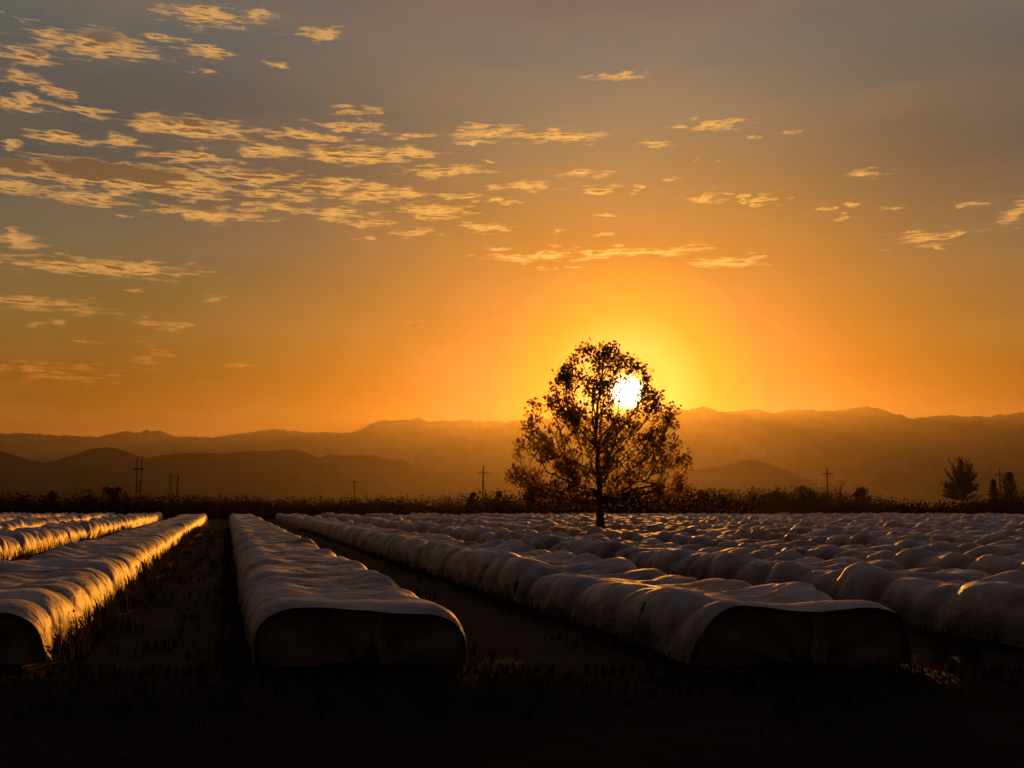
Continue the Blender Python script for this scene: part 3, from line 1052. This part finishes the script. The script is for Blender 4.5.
    mesh_obj('trunk', tv, tf, MAT['bark'], root, True)
    mesh_obj('crown', lv, lf, MAT[mat], root)
    return root


far_tree(962, 456, 228, 19, 'largest dark tree beyond the field, its boughs fanning out in spikes', 'spiky', 3, 'conifer')
far_tree(1010, 472, 222, 16, 'dark layered conifer beyond the field right of the spiky tree', 'conifer', 4, 'conifer')
far_tree(994, 480, 224, 6.5, 'small narrow conifer between the spiky tree and the layered conifer', 'conifer', 5, 'conifer')
far_tree(862, 481, 226, 12, 'ragged dark shrub beyond the field with a pointed top', 'round', 6)
far_tree(807, 476, 236, 12, 'low dark tree with a flat round crown next to a utility pole', 'round', 7)
far_tree(776, 481, 240, 9, 'small bushy tree left of the flat crowned tree', 'round', 8)
far_tree(840, 480, 238, 8, 'thin bare branched tree just right of a utility pole', 'bare', 9)
far_tree(499, 481, 214, 11, 'small palm with a star of drooping fronds left of the lone tree', 'fan', 10, name='palm_tree')
far_tree(472, 486, 218, 7, 'small round tree just left of a crossed utility pole', 'round', 11)
far_tree(112, 478, 236, 10, 'broad ragged tree left of the twin legged pylon', 'round', 12)
far_tree(170, 474, 262, 2.2, 'slender upright tree, left one of a thin pair right of the pylon', 'column', 13)
far_tree(177, 475, 262, 1.9, 'slender upright tree, right one of a thin pair right of the pylon', 'column', 14)
far_tree(535, 476, 205, 14, 'dark dense tree behind the lower left boughs of the lone tree', 'round', 15)
far_tree(634, 482, 210, 13, 'dense tree behind the lower right boughs of the lone tree', 'round', 16)
far_tree(1040, 484, 226, 10, 'dark shrub cut by the right edge beyond the conifers', 'round', 17)
far_tree(48, 483, 240, 9, 'low ragged tree in the scrub at far left', 'round', 18)
far_tree(705, 481, 244, 7, 'small low bush poking above the flat scrub right of the lone tree', 'round', 19)


# ------------------------------------------------------------------ scrub belt
def scrub():
    rng = np.random.default_rng(99)
    prof = [(-120, 490), (0, 490), (60, 491), (90, 487), (130, 488), (170, 490), (230, 492), (300, 494), (340, 492), (420, 494), (470, 490), (520, 486), (570, 484),
            (640, 485), (680, 486), (760, 486), (790, 485), (840, 490), (870, 493), (900, 496), (940, 496), (980, 494), (1024, 493), (1150, 493)]
    px_, py_ = np.array([p[0] for p in prof]), np.array([p[1] for p in prof])
    cs, sz = [], []
    for i in range(2500):
        px = rng.uniform(-110, 1140)
        D = rng.choice([rng.uniform(Y1 + 3, Y1 + 30), rng.uniform(Y1 + 25, 290)], p=[0.5, 0.5])
        x, y, _ = at_depth(px, HORIZON, D)
        ty2 = np.interp(px, px_, py_)
        h = CAM_Z + (HORIZON - ty2 - 1.5) * D / F_PX
        flat = 560 < px < 800
        h *= 0.80 + 0.40 * float(vnoise(px / 34.0, 0.5, 77)) if not flat else 1.05
        h *= rng.uniform(0.80, 0.96) if flat else rng.choice([rng.uniform(0.55, 0.85), rng.uniform(0.82, 1.06)], p=[0.65, 0.35])
        w = rng.uniform(1.8, 4.2)
        m = 105
        d = rng.normal(size=(m, 3)); d[:, 2] = np.abs(d[:, 2]); d /= np.linalg.norm(d, axis=1, keepdims=True)
        f = rng.uniform(0.1, 1, m) ** 0.38
        c = d * f[:, None] * np.array([w, w, h]) * (0.85 + 0.3 * np.sin(d[:, :1] * 5 + i)) + np.array([x, y, 0.0])
        c[:, 2] = np.clip(c[:, 2], 0.05, h)
        cs.append(c)
        sz.append(rng.uniform(0.2, 0.45, m))
    v, f = leaf_quads(np.concatenate(cs), np.concatenate(sz), rng, 0.8, 0.0)
    tag(mesh_obj('scrub', v, f, MAT['scrub']), 'dark belt of scrub along the far edge of the field', 'scrub', kind='stuff')


scrub()


# ------------------------------------------------------------------ utility poles
def box_vf(x0, x1, y0, y1, z0, z1):
    v = [(x, y, z) for x in (x0, x1) for y in (y0, y1) for z in (z0, z1)]
    f = [(0, 1, 3, 2), (4, 6, 7, 5), (0, 4, 5, 1), (2, 3, 7, 6), (0, 2, 6, 4), (1, 5, 7, 3)]
    return v, f


def utility_pole(px, top, D, arm_y, label, arm_half=1.2):
    x, y, _ = at_depth(px, HORIZON, D)
    h = at_depth(px, top, D)[2]
    za = at_depth(px, arm_y, D)[2]
    root = empty('utility_pole', (x, y, 0), label, 'utility pole', 'wooden utility poles beyond the field')
    v, f = tube_chain([(np.array([[0, 0, -0.2], [0, 0, h * 0.5], [0.02, 0, h]]), np.array([0.20, 0.17, 0.13]), 9)])
    mesh_obj('pole', v, f, MAT['pole'], root, True)
    v, f = box_vf(-arm_half, arm_half, -0.25, -0.135, za - 0.09, za + 0.09)
    mesh_obj('crossarm', v, f, MAT['pole'], root)
    for sx in (-arm_half * 0.85, -arm_half * 0.4, arm_half * 0.4, arm_half * 0.85):
        v, f = tube_chain([(np.array([[sx, -0.19, za + 0.09], [sx, -0.19, za + 0.2], [sx, -0.19, za + 0.26], [sx, -0.19, za + 0.34]]), np.array([0.03, 0.05, 0.09, 0.04]), 7)])
        mesh_obj('insulator', v, f, MAT['ceramic'], root, True)
    return root


utility_pole(483, 466, 232, 473, 'tall wooden utility pole with one crossarm between the round tree and palm')
utility_pole(828, 468, 236, 474, 'wooden utility pole rising beside the thin bare tree')
utility_pole(1001, 468, 244, 475, 'wooden utility pole half hidden by the conifers')
utility_pole(354, 480, 330, 482.5, 'smallest utility pole, far off above the scrub left of the lone tree', 1.0)


def pylon():
    D = 300
    x, y, _ = at_depth(138, HORIZON, D)
    h = at_depth(138, 459, D)[2]
    za = at_depth(138, 469, D)[2]
    root = empty('twin_leg_pylon', (x, y, 0), 'twin legged wooden power pylon in front of the dark hills', 'pylon')
    for sx in (-0.62, 0.62):
        v, f = tube_chain([(np.array([[sx, 0, -0.2], [sx, 0, h * 0.5], [sx, 0, h]]), np.array([0.19, 0.16, 0.12]), 9)])
        mesh_obj('leg', v, f, MAT['pole'], root, True)
    v, f = box_vf(-1.35, 1.35, -0.46, -0.29, za - 0.18, za + 0.18)
    mesh_obj('crossarm', v, f, MAT['pole'], root)
    for (zA, zB) in ((h * 0.28, h * 0.62), (h * 0.62, h * 0.28)):
        v, f = tube_chain([(np.array([[-0.62, -0.34, zA], [0, -0.36, (zA + zB) / 2], [0.62, -0.34, zB]]), np.array([0.09, 0.09, 0.09]), 6)])
        mesh_obj('brace', v, f, MAT['pole'], root, True)
    for sx in (-1.2, 0.0, 1.2):
        v, f = tube_chain([(np.array([[sx, -0.38, za - 0.18], [sx, -0.38, za - 0.5], [sx, -0.38, za - 0.9]]), np.array([0.04, 0.07, 0.04]), 7)])
        mesh_obj('insulator', v, f, MAT['pole'], root, True)


pylon()


# ------------------------------------------------------------------ weeds in the lanes
def weeds():
    rng = np.random.default_rng(21)
    Vs, Fs, off = [], [], 0

    def tuft(x, y, h, m, spread):
        nonlocal off
        z0 = float(fall(np.array(y)))
        a = rng.uniform(0, 6.283, m)
        ln = h * rng.uniform(0.5, 1.1, m)
        lean = rng.uniform(0.1, 0.8, m)
        w = rng.uniform(0.008, 0.02, m) * (1 + h)
        bx, by = x + rng.normal(size=m) * spread, y + rng.normal(size=m) * spread
        ca, sa = np.cos(a), np.sin(a)
        p0 = np.stack([bx - sa * w, by + ca * w, np.full(m, -0.06)], -1)
        p1 = np.stack([bx + sa * w, by - ca * w, np.full(m, -0.06)], -1)
        mid = np.stack([bx + ca * lean * ln * 0.35, by + sa * lean * ln * 0.35, ln * 0.6], -1)
        sd = np.stack([-sa * w, ca * w, 0 * w], -1)
        tipp = np.stack([bx + ca * lean * ln * 0.9, by + sa * lean * ln * 0.9, ln * np.sqrt(np.maximum(1 - (lean * 0.7) ** 2, 0.1))], -1)
        for q in (p0, p1, mid, tipp):
            q[:, 2] += z0
        Vs.append(np.stack([p0, p1, mid - sd, mid + sd * 0.6, tipp + sd * 0.2, tipp - sd * 0.1], 1).reshape(-1, 3))
        b = np.arange(m)[:, None] * 6 + off
        Fs.append(np.concatenate([b + np.array([[0, 1, 2, 3]]), b + np.array([[3, 2, 5, 4]])]))
        off += 6 * m

    # along the foot of the rows and through the lanes
    for k in range(-4, 6):
        r = ROWS[k][1]
        for s in np.arange(0.3, 120, 0.22 if k in (-1, 0, 1) else 0.5):
            p = np.array([r.x0, r.y0]) + U * s
            if p[1] > 110:
                break
            for sgn in (-1, 1):
                if rng.random() < 0.75:
                    tall = 1.0 + (1.5 * rng.random() ** 2 + 0.6 * float(vnoise(s / 2.2, 0.5, 61 + k)) if (k < 0 and sgn > 0) else 0.0)
                    tuft(p[0] + sgn * (ROW_W / 2 + rng.uniform(0.05, 0.5)), p[1] + rng.normal() * 0.1, rng.uniform(0.10, 0.34) * tall, 8 if tall > 1 else 6, 0.08)
            if rng.random() < (0.5 if k == -1 else 0.15):
                tuft(p[0] + ROW_W / 2 + rng.uniform(0.2, PITCH_X - ROW_W), p[1], rng.uniform(0.06, 0.28), 9, 0.16)
    # rough strip between the row ends and the track
    for i in range(700):
        x = rng.uniform(-14, 16)
        y = Y0 - 0.2 - abs(rng.normal()) * 1.3
        tuft(x, y, rng.uniform(0.04, 0.14), 6, 0.1)
    o = mesh_obj('weeds', np.concatenate(Vs), np.concatenate(Fs), MAT['weed'])
    tag(o, 'dry weeds growing in the lanes and along the row edges', 'weeds', kind='stuff')


weeds()


# taller dead stalks near the right hand end of the rows
def stalk_plant(px, py, h, label, seed):
    rng = np.random.default_rng(seed)
    x, y = ground_at(px, py)
    root = empty('dry_plant', (x, y, -0.05 + float(fall(np.array(y)))), label, 'plant', 'dry plants by the row ends')
    paths, cs = [], []
    for i in range(12):
        a, e = rng.uniform(0, 6.283), rng.uniform(0.15, 0.8)
        ln = h * rng.uniform(0.6, 1.1)
        f = np.linspace(0, 1, 6)
        pts = np.stack([ln * f * math.sin(e) * math.cos(a), ln * f * math.sin(e) * math.sin(a), ln * f * math.cos(e) - 0.1 * ln * f ** 2], -1)
        pts[1:] += rng.normal(size=(5, 3)) * 0.02
        paths.append((pts, np.linspace(0.010, 0.003, 6), 4))
        for q in pts[2:]:
            cs.append(q + rng.normal(size=(5, 3)) * 0.05)
    v, f = tube_chain(paths)
    mesh_obj('stem', v, f, MAT['bark'], root, True)
    cs = np.concatenate(cs)
    v, f = leaf_quads(cs, rng.uniform(0.04, 0.10, len(cs)), rng, 0.5)
    mesh_obj('foliage', v, f, MAT['weed'], root)


stalk_plant(944, 655, 0.62, 'tallest dry weedy plant past the broad dark row end', 1)
stalk_plant(970, 662, 0.42, 'lower dry weedy plant right of the white scrap', 2)
stalk_plant(150, 600, 0.75, 'leafy dry weed in the lane beside the sunlit orange row side', 3)
stalk_plant(66, 640, 0.55, 'low weed at the foot of the sunlit orange row side', 4)

# scrap of white cloth caught in the weeds
x, y = ground_at(948, 660)
A, B = np.meshgrid(np.linspace(-1, 1, 9), np.linspace(-1, 1, 9), indexing='ij')
rag = np.stack([A * 0.07, B * 0.05, 0.10 + 0.05 * fbm(A * 1.5, B * 1.5, 4, 3) + 0.05 * A * B - 0.02 * A], -1).reshape(-1, 3)
o = mesh_obj('cloth_scrap', rag, grid_faces(9, 9), MAT['litter'], None, True, (x, y - 0.3, -0.05 + float(fall(np.array(y - 0.3)))))
tag(o, 'small white scrap of cloth lying in the weeds past the row end', 'scrap')
